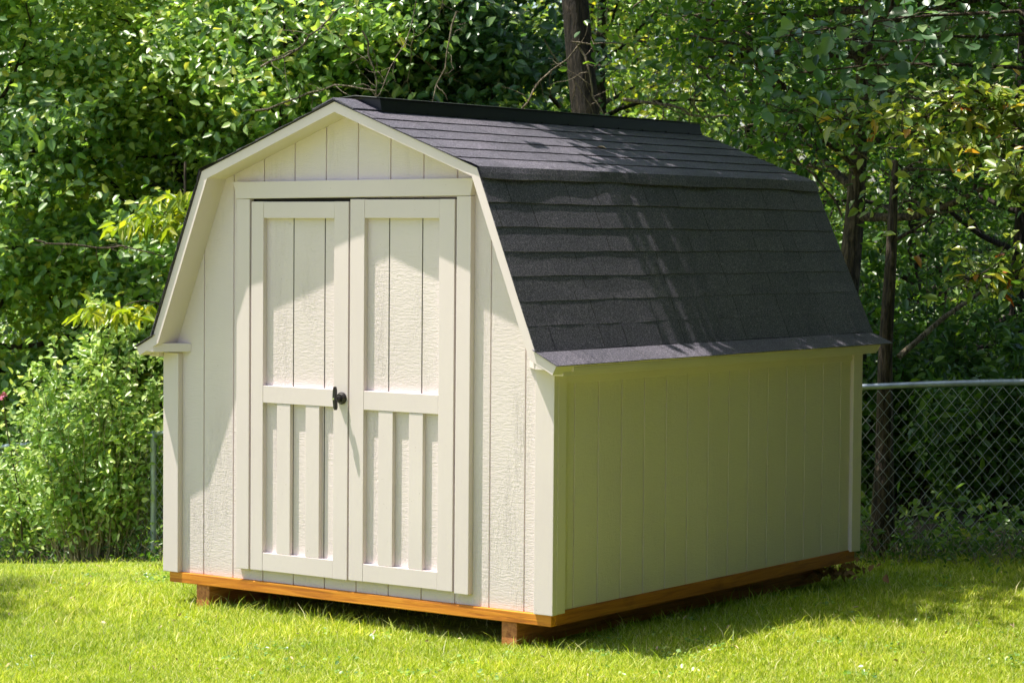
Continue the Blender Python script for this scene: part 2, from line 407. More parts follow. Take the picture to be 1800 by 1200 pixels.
# doors
def door(x0, x1, s0, s1, zb, zt, ztr, zm0, zm1, zbr, slats, knob):
    Y0, Y1 = 0.0, YS - .006
    bm = bmesh.new()
    box(bm, x0, s0, Y0, Y1, zb, zt, .002); box(bm, s1, x1, Y0, Y1, zb, zt, .002)
    box(bm, s0 + .0008, s1 - .0008, Y0 + .001, Y1, ztr, zt - .001, .002)
    box(bm, s0 + .0008, s1 - .0008, Y0 + .001, Y1, zm0, zm1, .002)
    box(bm, s0 + .0008, s1 - .0008, Y0 + .001, Y1, zb + .001, zbr, .002)
    d = bm_obj('door', bm, M['trim'], shed)
    bm = bmesh.new()
    gs = [g for g in GR if s0 + .03 < g < s1 - .03]; e = [s0 - .01] + gs + [s1 + .01]
    for (za, zc) in ((zbr - .005, zm0 + .005), (zm1 - .005, ztr + .005)):
        for a, b in zip(e, e[1:]):
            prism(bm, [(a + (.003 if a != e[0] else 0), za), (b - (.003 if b != e[-1] else 0), za), (b - (.003 if b != e[-1] else 0), zc), (a + (.003 if a != e[0] else 0), zc)], 'y', YS - .0065, YS - .001, .001)
    bm_obj('door_panel', bm, M['siding'], d)
    for a, b in slats:
        bm = bmesh.new(); box(bm, a, b, .0035, YS - .0072, zbr + .001, zm0 - .001, .002); bm_obj('slat', bm, M['trim'], d)
    return d
dl = door(.607, 1.240, .687, 1.149, .047, 1.912, 1.829, .899, .986, .139, ((.778, .866), (.967, 1.056)), True)
dr_ = door(1.2505, 1.890, 1.340, 1.799, .049, 1.923, 1.831, .894, .987, .136, ((1.431, 1.520), (1.620, 1.705)), False)
# T-handle
def handle():
    bm = bmesh.new(); hx, hz = 1.205, .945
    def cyl(r0, r1, y0, y1, seg=20):
        ret = bmesh.ops.create_cone(bm, cap_ends=True, segments=seg, radius1=r0, radius2=r1, depth=abs(y1 - y0))
        bmesh.ops.rotate(bm, verts=ret['verts'], matrix=Matrix.Rotation(math.radians(90), 3, 'X'))
        bmesh.ops.translate(bm, verts=ret['verts'], vec=(hx, (y0 + y1) / 2, hz))
    cyl(.030, .030, -.0005, -.008); cyl(.028, .021, -.008, -.022); cyl(.013, .013, -.022, -.048)
    h = bm_obj('handle', bm, M['handle'], dl, False)
    bm = bmesh.new()
    pts = [(-.011, .004), (-.008, .046), (-.003, .060), (.004, .060), (.009, .044), (.012, .004), (.014, -.040), (.010, -.055), (.003, -.056), (-.004, -.043)]
    prism(bm, [(hx + a * .9, hz + b) for a, b in pts], 'y', -.066, -.047, .002)
    g = bm_obj('handle', bm, M['handle'], dl)
    bm = bmesh.new(); ret = bmesh.ops.create_cone(bm, cap_ends=True, segments=16, radius1=.0065, radius2=.006, depth=.005)
    bmesh.ops.rotate(bm, verts=ret['verts'], matrix=Matrix.Rotation(math.radians(90), 3, 'X')); bmesh.ops.translate(bm, verts=ret['verts'], vec=(hx, -.068, hz))
    bm_obj('keyhole', bm, M['chrome'], dl)
    g.name = 'grip'; h.name = 'handle_base'
handle()
# rake boards, returns, eaves
IN = offset(OP, -.046)
def band(o, i, y0, y1, name, m, bev=.003):
    bm = bmesh.new()
    for k in range(len(o) - 1):
        prism(bm, [o[k], o[k + 1], i[k + 1], i[k]], 'y', y0, y1, 0)
    bmesh.ops.remove_doubles(bm, verts=bm.verts, dist=1e-5)
    return bm_obj(name, bm, m, shed)
band(OP, IN, -.11, YS - .001, 'rake_board', M['trim'])
band(OP, IN, SL - YS + .001, SL + .05, 'rake_board', M['trim'])
band(OP, offset(OP, -.014), YS, SL - YS, 'roof_deck', M['trim'])
for s in (-1, 1):
    f = lambda x: CX + s * (CX - x) * -1 if s < 0 else x
    def mx(x): return x if s < 0 else 2 * CX - x
    for ya, yb in ((-.109, YS - .0015), (SL + .049, SL - YS + .0015)):
        bm = bmesh.new(); prism(bm, [(mx(-.018), ya), (mx(.030), ya), (mx(.165), yb), (mx(-.018), yb)], 'z', 1.136, 1.181, .002)
        bm_obj('eave_return', bm, M['trim'], shed)
    bm = bmesh.new(); a, b = sorted((mx(-.070), mx(-.001))); box(bm, a, b, -.03, SL + .03, 1.108, 1.1345, .002)
    bm_obj('soffit_board', bm, M['trim'], shed)
    bm = bmesh.new(); a, b = sorted((mx(-.083), mx(-.072))); box(bm, a, b, YS + .001, SL - YS - .001, 1.128, 1.1485, .001)
    bm_obj('eave_fascia', bm, M['trim'], shed)
# shingles: every course a wavy overlapping sheet of tabs
def shingles():
    r = random.Random(5); bm = bmesh.new()
    yA, yB = -.122, SL + .122; step = .045
    ys = [yA + (yB - yA) * i / int((yB - yA) / step) for i in range(int((yB - yA) / step) + 1)]
    H = offset(OP, .004)
    for s in (-1, 1):
        P = [(abs(p[0] - CX), p[1]) for p in H if (p[0] - CX) * s >= -1e-6]
        P.sort()                                           # ridge, knee, foot, tip
        R_, K, F_, T = [Vector(p) for p in P]
        def courses(A, B, n, lift_b, start=0.0):
            d = (B - A); Lg = d.length; d.normalize(); nrm = Vector((-d.y, d.x)); 
            if nrm.y < 0: nrm = -nrm
            ex = Lg / n
            for k in range(n - 1, -1, -1):
                top = A + d * (ex * k) ; bot = A + d * (ex * (k + 1))
                yield top - d * min(.02, ex * k), bot, nrm
        def sk(q, y):
            f = max(0.0, (y - 1.5) / (yB - 1.5)) * min(1.0, max(0.0, (q.y - 1.2) / .86)); return y - .050 * f + .050 * (1 - min(1, max(0, (q.y - 1.15) / .3))) * max(0.0, (y - 1.5) / (yB - 1.5))
        def sheet(top, bot, nrm, th, up_lift, k, wob=.004, drop=0.0, bulge=0):
            ph = r.uniform(0, 9); prev = None
            cuts = [c for c in [yA + r.uniform(.02, .3) + j * .3048 for j in range(-1, 12)] if yA + .04 < c < yB - .04]
            Y = sorted(set([round(v, 5) for v in ys if all(abs(v - c) > .012 for c in cuts)] + [round(c - .0025, 5) for c in cuts] + [round(c + .0025, 5) for c in cuts]))
            rows = []; lz = .0012
            for y in Y:
                w = wob * (math.sin(y * 5.1 + ph) + .6 * math.sin(y * 13.7 + ph * 2) + .3 * math.sin(y * 31 + ph * 3))
                lift = th + up_lift * (1 + .5 * math.sin(y * 7.3 + ph * 1.7) + .5 * math.sin(y * 17.1 + ph))
                b = bot + (bot - top).normalized() * w; t0 = top + nrm * .0015
                b_up = b + nrm * lift; b_dn = b + nrm * max(.0006, lift - .0045)
                ce = lambda q: bm.verts.new((CX + s * q.x, sk(q, y), q.y))
                rows.append((y, ce(t0), ce(b_up), ce(b_dn), ce(t0 - nrm * .001)))
            for A_, B_ in zip(rows, rows[1:]):
                cut = any(A_[0] < c < B_[0] for c in cuts) and B_[0] - A_[0] < .006
                if cut:
                    if r.random() < .5:
                        V_ = [bm.verts.new(A_[1].co), bm.verts.new(B_[1].co), bm.verts.new(B_[2].co - Vector((0, 0, lz))), bm.verts.new(A_[2].co - Vector((0, 0, lz)))]
                        bm.faces.new(V_).material_index = 1  # dark strip painted into the tab cut for missing depth shading
                    continue
                bm.faces.new((A_[1], B_[1], B_[2], A_[2])); bm.faces.new((A_[2], B_[2], B_[3], A_[3])); bm.faces.new((A_[3], B_[3], B_[4], A_[4]))
            for q in (rows[0], rows[-1]): bm.faces.new((q[1], q[2], q[3], q[4]))
        # underlayment keeps gaps dark
        for A, B in ((R_, K), (K, F_), (F_, T)):
            V = [bm.verts.new((CX + s * q.x, sk(q, y), q.y)) for q, y in ((A, yA + .004), (B, yA + .004), (B, yB - .004), (A, yB - .004))]; bm.faces.new(V)
        d = (T - F_).normalized(); n3 = Vector((-d.y, d.x)); n3 = n3 if n3.y > 0 else -n3
        sheet(F_ - d * .02, T + d * .012, n3, .006, .0005, 0, .0012)
        for i, (a, b, n_) in enumerate(courses(K + (F_ - K).normalized() * .052, F_, 7, 0)):
            if i == 0: a = K
            sheet(a, b, n_, .0055, .0005, i, .0016)
        for i, (a, b, n_) in enumerate(courses(R_, K, 7, 0)):
            if i == 0: continue
            sheet(a, b, n_, .0065, .0007, i, .0022)
        # the course folded over the knee
        dU = (K - R_).normalized(); dS = (F_ - K).normalized(); nU = Vector((-dU.y, dU.x)); nS = Vector((-dS.y, dS.x))
        if nU.y < 0: nU = -nU
        if nS.x < 0: nS = -nS
        prof = [K - dU * .14 + nU * .002, K - dU * .04 + nU * .011, K + (nU + nS).normalized() * .011 + dU * .002, K + dS * .028 + nS * .012, K + dS * .056 + nS * .011]
        seams = [c for c in [yA + .19 + j * .41 + r.uniform(-.06, .06) for j in range(9)] if c < yB - .05]
        Y = sorted(set([round(v, 5) for v in ys if all(abs(v - c) > .012 for c in seams)] + [round(c - .002, 5) for c in seams] + [round(c + .002, 5) for c in seams]))
        rows = []
        for y in Y:
            w = .004 * math.sin(y * 4 + s) + .0025 * math.sin(y * 11)
            pr = [Vector(q) for q in prof]; pr[4] += dS * w + nS * w * .7; pr[3] += nS * w * .5
            pr.append(pr[4] - nS * .006)
            rows.append([bm.verts.new((CX + s * q.x, sk(q, y), q.y)) for q in pr] + [y])
        for A_, B_ in zip(rows, rows[1:]):
            if B_[-1] - A_[-1] < .005: continue
            for k in range(5): bm.faces.new((A_[k], B_[k], B_[k + 1], A_[k + 1]))
    o = bm_obj('roof_shingles', bm, M['shingle'], shed); o.data.materials.append(M['dark'])
    return o
shingles()
# ridge cap at the front and ridge vent
for y0, y1 in ((-.124, .10), (SL - .03, SL + .060)):
    bm = bmesh.new()
    prism(bm, [(CX - .13, 2.394 - .13 * .38 + .010), (CX, 2.394 + .012), (CX + .13, 2.394 - .13 * .38 + .010), (CX + .13, 2.394 - .13 * .38 + .016), (CX, 2.394 + .020), (CX - .13, 2.394 - .13 * .38 + .016)], 'y', y0, y1)
    bm_obj('ridge_cap', bm, M['shingle'], shed)
bm = bmesh.new()
sl = .38; w0, w1 = .150, .135; zt = 2.394
prism(bm, [(CX - .140, 2.350), (CX - .128, 2.416), (CX, 2.427), (CX + .128, 2.416), (CX + .140, 2.350), (CX, 2.402)], 'y', .085, SL + .035, .002)
for k in range(12): box(bm, CX + .139, CX + .146, .2 + k * .25, .208 + k * .25, 2.350, 2.358, 0)
vent = bm_obj('ridge_vent', bm, M['vent'], shed)
bm = bmesh.new()
prism(bm, [(CX - .136, 2.4165), (CX - .136, 2.4205), (CX, 2.433), (CX + .136, 2.4205), (CX + .136, 2.4165), (CX, 2.4275)], 'y', .045, SL + .055, .001)
bm_obj('vent_lid', bm, simple('lid_plastic', (.04, .045, .04), .5), vent)  # lid slightly lighter than the black vent body
# floor frame and skids
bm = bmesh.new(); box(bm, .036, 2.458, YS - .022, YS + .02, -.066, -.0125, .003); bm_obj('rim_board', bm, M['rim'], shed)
bm = bmesh.new(); box(bm, 2.44, 2.460, YS + .0205, SL - .04, -.066, -.0005, .003); bm_obj('rim_board', bm, M['rim_shaded'], shed)
bm = bmesh.new(); box(bm, .036, .060, YS + .0205, SL - .04, -.066, -.0005, .003); bm_obj('rim_board', bm, M['rim_shaded'], shed)
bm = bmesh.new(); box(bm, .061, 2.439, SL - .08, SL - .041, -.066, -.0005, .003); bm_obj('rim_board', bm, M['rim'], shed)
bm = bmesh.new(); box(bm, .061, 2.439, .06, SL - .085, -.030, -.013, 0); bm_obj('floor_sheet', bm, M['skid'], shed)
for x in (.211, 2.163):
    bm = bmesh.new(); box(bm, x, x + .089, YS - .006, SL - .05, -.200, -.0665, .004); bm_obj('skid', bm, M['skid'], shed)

# ------------------------------------------------------------------ chain link fence
def fence_z(l, h=1.06):
    s = np.clip((3.05 - l) / 7.51, -.2, 1.6); return -.155 - 1.035 * np.sign(s) * np.abs(s) ** 1.15 + h
def fence_p(l, z=0): return ld(l, 14.7 + (3.05 - l) * .905, z)
fence = thing('chain_link_fence', 'grey chain link fence with galvanised top rail running behind the shed', 'fence', fence_p(2.6, -.155))
def fchild(o): o.matrix_parent_inverse = Matrix.Translation(-fence.location); return o
T = Tubes(8); T.add([fence_p(l, fence_z(l)) for l in np.linspace(-5.6, 4.2, 40)], .020); fchild(T.build('top_rail', M['galv'], fence))
for l in (-5.4, -3.02 + .1, -.6, 1.4, 3.5):
    g = fence_z(l, 0); T = Tubes(12); T.add([fence_p(l, g - .1), fence_p(l, g + 1.03)], .026); T.add([fence_p(l, g + 1.03), fence_p(l, g + 1.05), fence_p(l, g + 1.085)], [.034, .034, .012])
    fchild(T.build('post', M['galv'], fence))
def chain():
    p = .066; n = int((4.1 + 5.5) / (p / 2)); hz = .046; T = Tubes(4)
    for i in range(n):
        l0 = -5.5 + i * p / 2; pts = []
        if i % 2: continue
        for j in range(23):
            l = l0 + (p / 2 if j % 2 else 0) * 1.0
            pts.append(fence_p(l, fence_z(l, 0) + .02 + j * hz))
        T.add(pts, .0022)
        pts = []
        for j in range(23):
            l = l0 + p + (-p / 2 if j % 2 else 0)
            pts.append(fence_p(l, fence_z(l, 0) + .02 + j * hz))
        T.add(pts, .0022)
    return fchild(T.build('chain_mesh', M['wire'], fence, False))
chain()

# ------------------------------------------------------------------ trees and shrubs
def bend(p0, d, length, n, rng, wob, rise=0.0):
    pts = [np.array(p0, float)]; d = np.array(d, float); d /= np.linalg.norm(d)
    for i in range(n):
        d = d + rng.standard_normal(3) * wob + np.array([0, 0, rise]); d /= np.linalg.norm(d)
        pts.append(pts[-1] + d * length / n)
    return pts
def tree(name, label, cat, l, d, H, r0, seed, z0, z1, rad, limbs, per, lsize, lm, bm_, group=None, lean=(0, 0), sub=4, flat=.45, spread=.33, top=None,
         az=None, droop=0.0, clip=False, trunkpts=None, lk=None, twigs=True, rise=.02):
    rng = np.random.default_rng(seed); b = ld(l, d); root = thing(name, label, cat, b, group)
    loc = np.array(b); T = Tubes(7)
    if trunkpts is None:
        n = 9; tp = []
        for i in range(n + 1):
            f = i / n
            off = (RH * lean[0] + FH * lean[1]) * f
            w = rng.standard_normal(3) * .02 * H * .35 * f
            tp.append(np.array([off.x + w[0], off.y + w[1], -.1 + (H + .1) * f]))
    else: tp = [np.array(p, float) for p in trunkpts]; H = tp[-1][2]
    tp = np.array(tp); rr = [r0 * (1.25 if i == 0 else 1) * (1 - .72 * i / (len(tp) - 1)) for i in range(len(tp))]
    T.add([Vector(p) for p in tp], rr, 12, .05, rng)
    P = []
    def at(h): 
        i = np.searchsorted(tp[:, 2], h); i = min(max(i, 1), len(tp) - 1); f = (h - tp[i - 1, 2]) / (tp[i, 2] - tp[i - 1, 2] + 1e-9)
        return tp[i - 1] + (tp[i] - tp[i - 1]) * min(max(f, 0), 1), r0 * (1 - .72 * min(1, max(0, h / H)))
    for k in range(limbs):
        h = z0 + (z1 - z0) * (k + rng.random()) / limbs
        a = (k * 2.39996 + rng.uniform(-.4, .4)) if az is None else rng.uniform(az[0], az[1])
        dirv = np.array([math.cos(a), math.sin(a), rng.uniform(-.05, .45)])
        L_ = rad * rng.uniform(.65, 1.1) * (1 - .45 * max(0, (h - z0) / (z1 - z0 + 1e-6)) ** 2)
        p0, rt = at(min(h, H * .97))
        path = bend(p0, dirv, L_, 6, rng, .14, rise - droop * .05); rb = min(rt * .5, .012 + .018 * L_)
        T.add([Vector(q) for q in path], [rb * (1 - .8 * i / 6) for i in range(7)], 6)
        P.append((path[-1], 1.0)); P.append((path[4], .7))
        for j in range(sub):
            i0 = rng.integers(2, 6); v = path[i0] - path[i0 - 1]; v /= np.linalg.norm(v)
            v = v + rng.standard_normal(3) * np.array([.7, .7, .35]); sp = bend(path[i0], v, L_ * rng.uniform(.25, .5), 4, rng, .2, -droop * .12)
            T.add([Vector(q) for q in sp], [rb * .4, rb * .32, rb * .25, rb * .15, rb * .08], 4)
            P.append((sp[-1], 1.0)); P.append((sp[2], .6))
            for _ in range(2 if twigs else 0):
                v2 = rng.standard_normal(3); v2[2] = v2[2] * .4 + .1 - droop * .4; q = bend(sp[rng.integers(1, 5)], v2, spread * rng.uniform(.7, 1.5), 3, rng, .3, -droop * .15)
                T.add([Vector(x) for x in q], [rb * .14, rb * .11, rb * .08, rb * .05], 3)
    T.build('trunk', M[bm_], root)
    pts = []
    for c, w in P:
        m = int(per * w * rng.uniform(.5, 1.3)); 
        # leaf sprays: flattened discs around the twig ends
        u = rng.standard_normal((m, 3)) * np.array([spread, spread, spread * flat]) * rng.uniform(.7, 1.2)
        u[:, 2] -= droop * .3 * (u[:, 0] ** 2 + u[:, 1] ** 2) / spread
        pts.append(c + u)
    pts = np.concatenate(pts); pts = pts[pts[:, 2] + loc[2] > -.9]
    if clip:
        q = pts + loc; ql, qd = to_ld(q[:, 0], q[:, 1]); pts = pts[ql > .212 * qd + .30]
    kw = dict(droopdir=droop); kw.update(lk or {})
    if top:                                                # sparser, larger leaves above the picture, only there to shade
        n2, zc0, zc1, R2 = top; a = rng.uniform(0, 2 * np.pi, n2); q = np.sqrt(rng.random(n2)) * R2
        ext = np.stack([q * np.cos(a) + tp[-1, 0], q * np.sin(a) + tp[-1, 1], rng.uniform(zc0, zc1, n2)], 1)
        V1, F1 = leaf_arrays(pts, lsize, rng, **kw); V2, F2 = leaf_arrays(ext, .30, rng, simple_=True, rnd=.6, width=.8)
        V = np.concatenate([V1, V2]); link('crown', np_mesh('crown', V, F1 + [F2[0] + len(V1)]), M[lm], root)
    else: leaves('crown', pts, lsize, M[lm], root, rng, **kw)
    return root, T, len(pts)
tot = 0
# sunlit left edge of the woods
for (l, d, s, lm, sz, H, lab) in (
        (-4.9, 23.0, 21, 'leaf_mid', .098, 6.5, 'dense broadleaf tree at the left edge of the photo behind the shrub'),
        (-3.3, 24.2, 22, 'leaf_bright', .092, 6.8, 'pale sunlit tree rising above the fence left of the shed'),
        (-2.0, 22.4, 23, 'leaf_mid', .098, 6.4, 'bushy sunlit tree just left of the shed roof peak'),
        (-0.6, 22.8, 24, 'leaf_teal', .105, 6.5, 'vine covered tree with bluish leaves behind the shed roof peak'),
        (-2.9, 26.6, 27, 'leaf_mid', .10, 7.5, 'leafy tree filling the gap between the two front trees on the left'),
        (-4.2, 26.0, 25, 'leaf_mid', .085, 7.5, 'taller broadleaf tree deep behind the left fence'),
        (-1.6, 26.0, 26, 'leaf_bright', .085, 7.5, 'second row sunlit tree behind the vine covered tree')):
    _, _, n = tree('broadleaf_tree', lab, 'tree', l, d, H, .09, s, .9, H * .93, 1.75, 42, 118, sz, lm, 'bark_dark', 'trees at the edge of the woods', spread=.235, flat=.58, lk=dict(rnd=.42, out=.55, width=.6)); tot += n
# middle: darker woods with light behind
for (l, d, s, lm, sz, H, lab) in (
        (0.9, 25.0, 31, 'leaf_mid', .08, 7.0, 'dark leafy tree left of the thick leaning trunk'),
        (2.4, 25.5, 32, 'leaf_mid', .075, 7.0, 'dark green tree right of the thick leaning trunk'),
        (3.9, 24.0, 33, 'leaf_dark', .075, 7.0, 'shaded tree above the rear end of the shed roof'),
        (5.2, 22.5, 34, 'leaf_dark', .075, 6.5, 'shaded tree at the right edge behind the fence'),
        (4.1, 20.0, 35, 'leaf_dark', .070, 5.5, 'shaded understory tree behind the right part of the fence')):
    _, _, n = tree('broadleaf_tree', lab, 'tree', l, d, H, .08, s, .7, H * .93, 1.7, 30, 62, sz, lm, 'bark_dark', 'trees at the edge of the woods', spread=.23, flat=.4, lk=dict(rnd=.6), top=None if l < 3 else (500, 4.5, 7.5, 2.2)); tot += n
rngb = np.random.default_rng(77)
deep = [(-6, 31), (-3.6, 32), (-1.2, 30.5), (1.0, 31.5), (3.2, 30), (5.4, 31), (7.3, 29), (-4.8, 36), (-1.8, 37), (1.6, 36), (4.6, 36.5), (7.6, 35)]
deep.sort(key=lambda q: q[0] / q[1])
NTH = ['leftmost', 'second', 'third', 'fourth', 'fifth', 'sixth', 'seventh', 'eighth', 'ninth', 'tenth', 'eleventh', 'rightmost']
for i, (l, d) in enumerate(deep):
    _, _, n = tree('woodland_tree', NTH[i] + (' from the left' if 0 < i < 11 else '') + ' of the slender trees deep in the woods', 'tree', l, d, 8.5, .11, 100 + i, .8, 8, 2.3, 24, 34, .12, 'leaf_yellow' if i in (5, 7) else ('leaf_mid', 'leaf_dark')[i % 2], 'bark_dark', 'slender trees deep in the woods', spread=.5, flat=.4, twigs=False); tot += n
# distant leaf mass
def far_woods():
    r = np.random.default_rng(9); n = 42000
    l = r.uniform(-16, 16, n); d = r.uniform(40, 50, n); z = r.uniform(-1.4, 11, n)
    k = (np.sin(l * 1.7 + d) + np.sin(z * 1.9 + l * .8) + np.sin(d * 1.3 - z)) > -1.1
    l, d, z = l[k], d[k], z[k]
    P = np.stack([CAM.x + l * RH.x + d * FH.x, CAM.y + l * RH.y + d * FH.y, z], 1)
    o = leaves('distant_woods', P, .30, M['leaf_dark'], None, r, simple_=True, width=.8)
    tag(o, 'far off wall of green foliage closing the woods', 'woods', kind='stuff')
far_woods()

# the thick leaning trunk behind the shed, its boughs hanging over the roof
def big_tree():
    rng = np.random.default_rng(41); base = ld(.90, 21.0); root = thing('leaning_tree', 'tall tree with thick dark leaning trunk rising behind the shed roof', 'tree', base)
    T = Tubes(14)
    tp = [np.array([0, 0, -.2])] + [-np.array(RH) * o_ + np.array([0, 0, z_]) for z_, o_ in ((1.0, .07), (2.4, .19), (3.6, .33), (4.8, .46), (5.8, .50), (7.5, .52))]
    T.add([Vector(p) for p in tp], [.20, .150, .130, .118, .11, .10, .07], 18, .07, rng)
    P = []
    tgt = []
    for gx in np.arange(.15, 1.45, .42):
        for gy in np.arange(.85, 3.6, .42): tgt.append((gx + rng.uniform(-.08, .08) , gy + (.12 if gx < 1 else -.05) + rng.uniform(-.08, .08), 5 + rng.uniform(-.15, .3)))
    for gx in np.arange(1.7, 5.2, .7):
        for gy in np.arange(1.7, 6.5, .75):
          if not (1.4 < gx < 3.8 and 2.2 < gy < 5.0): tgt.append((gx + rng.uniform(-.25, .25), gy + rng.uniform(-.25, .25), 5.2 + rng.uniform(-.2, .5)))
    for gx in np.arange(-1.0, 1.5, .7):
        for gy in np.arange(4.0, 6.5, .75): tgt.append((gx + rng.uniform(-.25, .25), gy + rng.uniform(-.25, .25), 5.2 + rng.uniform(-.2, .5)))
    for i, t in enumerate(tgt):
        t = np.array(t) - np.array(base); p0 = tp[4] + (tp[5] - tp[4]) * (i % 5) / 6
        path = [p0 + (t - p0) * f + np.array([0, 0, .5 * math.sin(f * math.pi)]) + rng.standard_normal(3) * .06 for f in np.linspace(0, 1, 8)]
        T.add([Vector(q) for q in path], [.05 * (1 - .85 * f) + .004 for f in np.linspace(0, 1, 8)], 6)
        for j in range(4):
            q = bend(path[rng.integers(6, 8)], rng.standard_normal(3) * np.array([1, 1, .3]), .35, 4, rng, .2)
            T.add([Vector(x) for x in q], [.008, .007, .005, .004, .003], 4); P.append(q[-1]); P.append(q[2])
        P.append(t); P.append(t)
    T.build('trunk', M['bark_dark'], root)
    pts = np.concatenate([c + rng.standard_normal((26, 3)) * np.array([.17, .17, .10]) for c in P])
    leaves('crown', pts, .12, M['leaf_mid'], root, rng, rnd=.3, out=.1, width=.65)
big_tree()

# two trunks behind the rear corner of the shed
def corner_trees():
    R3 = np.array(RH)
    rng = np.random.default_rng(51)
    # slender trunk, broken off, leafy on top
    tree('slender_tree', 'slender brown trunk with a rough broken top beside the rear shed corner', 'tree', 2.34, 15.5, 3.2, .074, 52, 1.9, 2.4, .5, 3, 6, .08, 'leaf_dogwood', 'bark_mid',
         trunkpts=[(0, 0, -.1), (.01, 0, .6), (.0, .02, 1.3), (.03, .01, 1.9), (.045, .02, 2.50)], sub=2, spread=.15, lk=dict(rnd=.5))
    rt, T, n = tree('knotty_tree', 'thicker knotty trunk half hidden behind the rear shed roof edge', 'tree', 2.52, 17.7, 5.5, .13, 53, 2.1, 5.4, 1.5, 20, 60, .08, 'leaf_dark', 'bark_mid',
         trunkpts=[tuple(np.array([0, 0, -.1]) + .02 * R3), tuple(np.array([0, 0, .6]) - .01 * R3), tuple(np.array([0, 0, 1.2]) - .09 * R3), tuple(np.array([0, 0, 1.6]) - .12 * R3), tuple(np.array([0, 0, 2.2]) - .07 * R3), tuple(np.array([0, 0, 3.2]) - .03 * R3), tuple(np.array([0, 0, 5.5]) + .2 * R3)],
         top=(900, 4.2, 6, 1.8))
    # bare slanting limbs
    for (a, b, r_, lab) in (((2.62, 16.7, .95), (3.25, 16.9, 1.42), .022, 'bare'),):
        T2 = Tubes(7); A = ld(*a[:2], a[2]); B = ld(*b[:2], b[2]); loc = A
        T2.add([Vector((0, 0, 0)), (B - A) * .5 + Vector((0, 0, .03)), (B - A)], [r_, r_ * .8, r_ * .55])
        o = T2.build('broken_branch', M['bark_pale'], None); o.location = A
        tag(o, 'pale bare broken branch slanting up right of the slender trunk', 'branch')
corner_trees()

# dogwood whose large leaves hang in from the upper right
def dogwood():
    rng = np.random.default_rng(61); base = ld(4.35, 15.3); root = thing('dogwood_tree', 'dogwood with large glossy leaves tinged orange reaching in at upper right', 'tree', base)
    T = Tubes(8); b = np.array(base)
    def W(u, v, d): 
        q = CAM + FWD * d + RGT * ((u - 900) / 4341 * d) - UPV * ((v - 600) / 4341 * d); return np.array(q) - b
    tp = [np.array([0, 0, -.1]), np.array([0, 0, 1.2]), np.array([.02, -.03, 2.4]), np.array([-.1, 0, 3.4]), np.array([-.2, 0, 5.0])]
    T.add([Vector(p) for p in tp], [.08, .07, .06, .05, .02], 10, .04, rng)
    boughs = [((1790, 260), (1640, 185), (1480, 215), 14.6, 'n'), ((1800, 200), (1700, 150), (1590, 235), 14.4, 'n'), ((1800, 300), (1745, 255), (1640, 265), 14.3, 'n'),
              ((1800, 120), (1600, 110), (1330, 130), 15.6, 's'), ((1800, 60), (1650, 70), (1420, 70), 15.8, 's'), ((1790, 20), (1600, 30), (1390, 60), 15.4, 's'), ((1800, 160), (1560, 160), (1400, 195), 15.2, 's'),
              ((1830, 500), (1770, 470), (1700, 485), 14.2, 'n'), ((1840, 320), (1800, 300), (1785, 330), 13.9, 'n'), ((1830, 250), (1760, 200), (1700, 170), 14.6, 'n')]
    Pn = []; Ps = []
    for a, m, e, d, kd in boughs:
        A, Mm, E = W(*a, d + .35), W(*m, d), W(*e, d - .1); st = tp[2] if a[1] < 400 else tp[1]
        path = [st + (A - st) * f for f in (0, .5)] + [A + (Mm - A) * f for f in (0, .5)] + [Mm + (E - Mm) * f + rng.standard_normal(3) * .015 for f in (0, .33, .66, 1)]
        T.add([Vector(q) for q in path], [.022, .018, .014, .012, .009, .007, .005, .003], 6)
        for q in path[3:]:
            for _ in range(12 if kd == 'n' else 8):
                v = rng.standard_normal(3) * np.array([1, 1, .35]); tw = bend(q, v, rng.uniform(.08, .28), 3, rng, .2, .03)
                T.add([Vector(x) for x in tw], [.004, .003, .0025, .002], 4)
                (Pn if kd == 'n' else Ps).extend([tw[-1], tw[-1], tw[2], tw[1]] if kd == 'n' else [tw[-1], tw[2]])
    T.build('trunk', M['bark_mid'], root)
    Pn = np.array(Pn) + rng.standard_normal((len(Pn), 3)) * .02; Ps = np.array(Ps) + rng.standard_normal((len(Ps), 3)) * .03
    V1, F1 = leaf_arrays(Pn, .088, rng, up=.7, out=.25, rnd=.4, width=.5, droop=.35, droopdir=.25)
    V2, F2 = leaf_arrays(Ps, .105, rng, up=.5, out=.6, rnd=.35, width=.72, droop=.2, droopdir=.4)
    me = np_mesh('crown', V1, F1); link('crown', me, M['leaf_dogwood'], root)
    me = np_mesh('crown', V2, F2); link('crown', me, M['leaf_teal'], root)
dogwood()

# tree beyond the right edge whose crown shades the right side of the yard
tree('shade_tree', 'tall tree whose crown spreads over the far right corner of the yard', 'tree', 6.2, 16.5, 7, .12, 71, 3.4, 6.6, 2.3, 24, 34, .17, 'leaf_dark', 'bark_dark', spread=.4, twigs=False)

for i, (l, d, R_) in enumerate(((3.9, 9.6, 3.1), (3.3, 7.4, 3.0), (4.6, 6.0, 3.0))):  # unseen high canopies added to darken the side wall
    tree('unseen_yard_tree', 'unseen broad tree with a high crown, added to shade the right side', 'tree', l, d, 5.2, .14, 240 + i, 4.7, 5.2, 2.2, 10, 10, .3, 'leaf_dark', 'bark_dark', 'unseen high crowned trees added to shade the right', top=(2600, 4.7, 5.9, R_), twigs=False, sub=2)
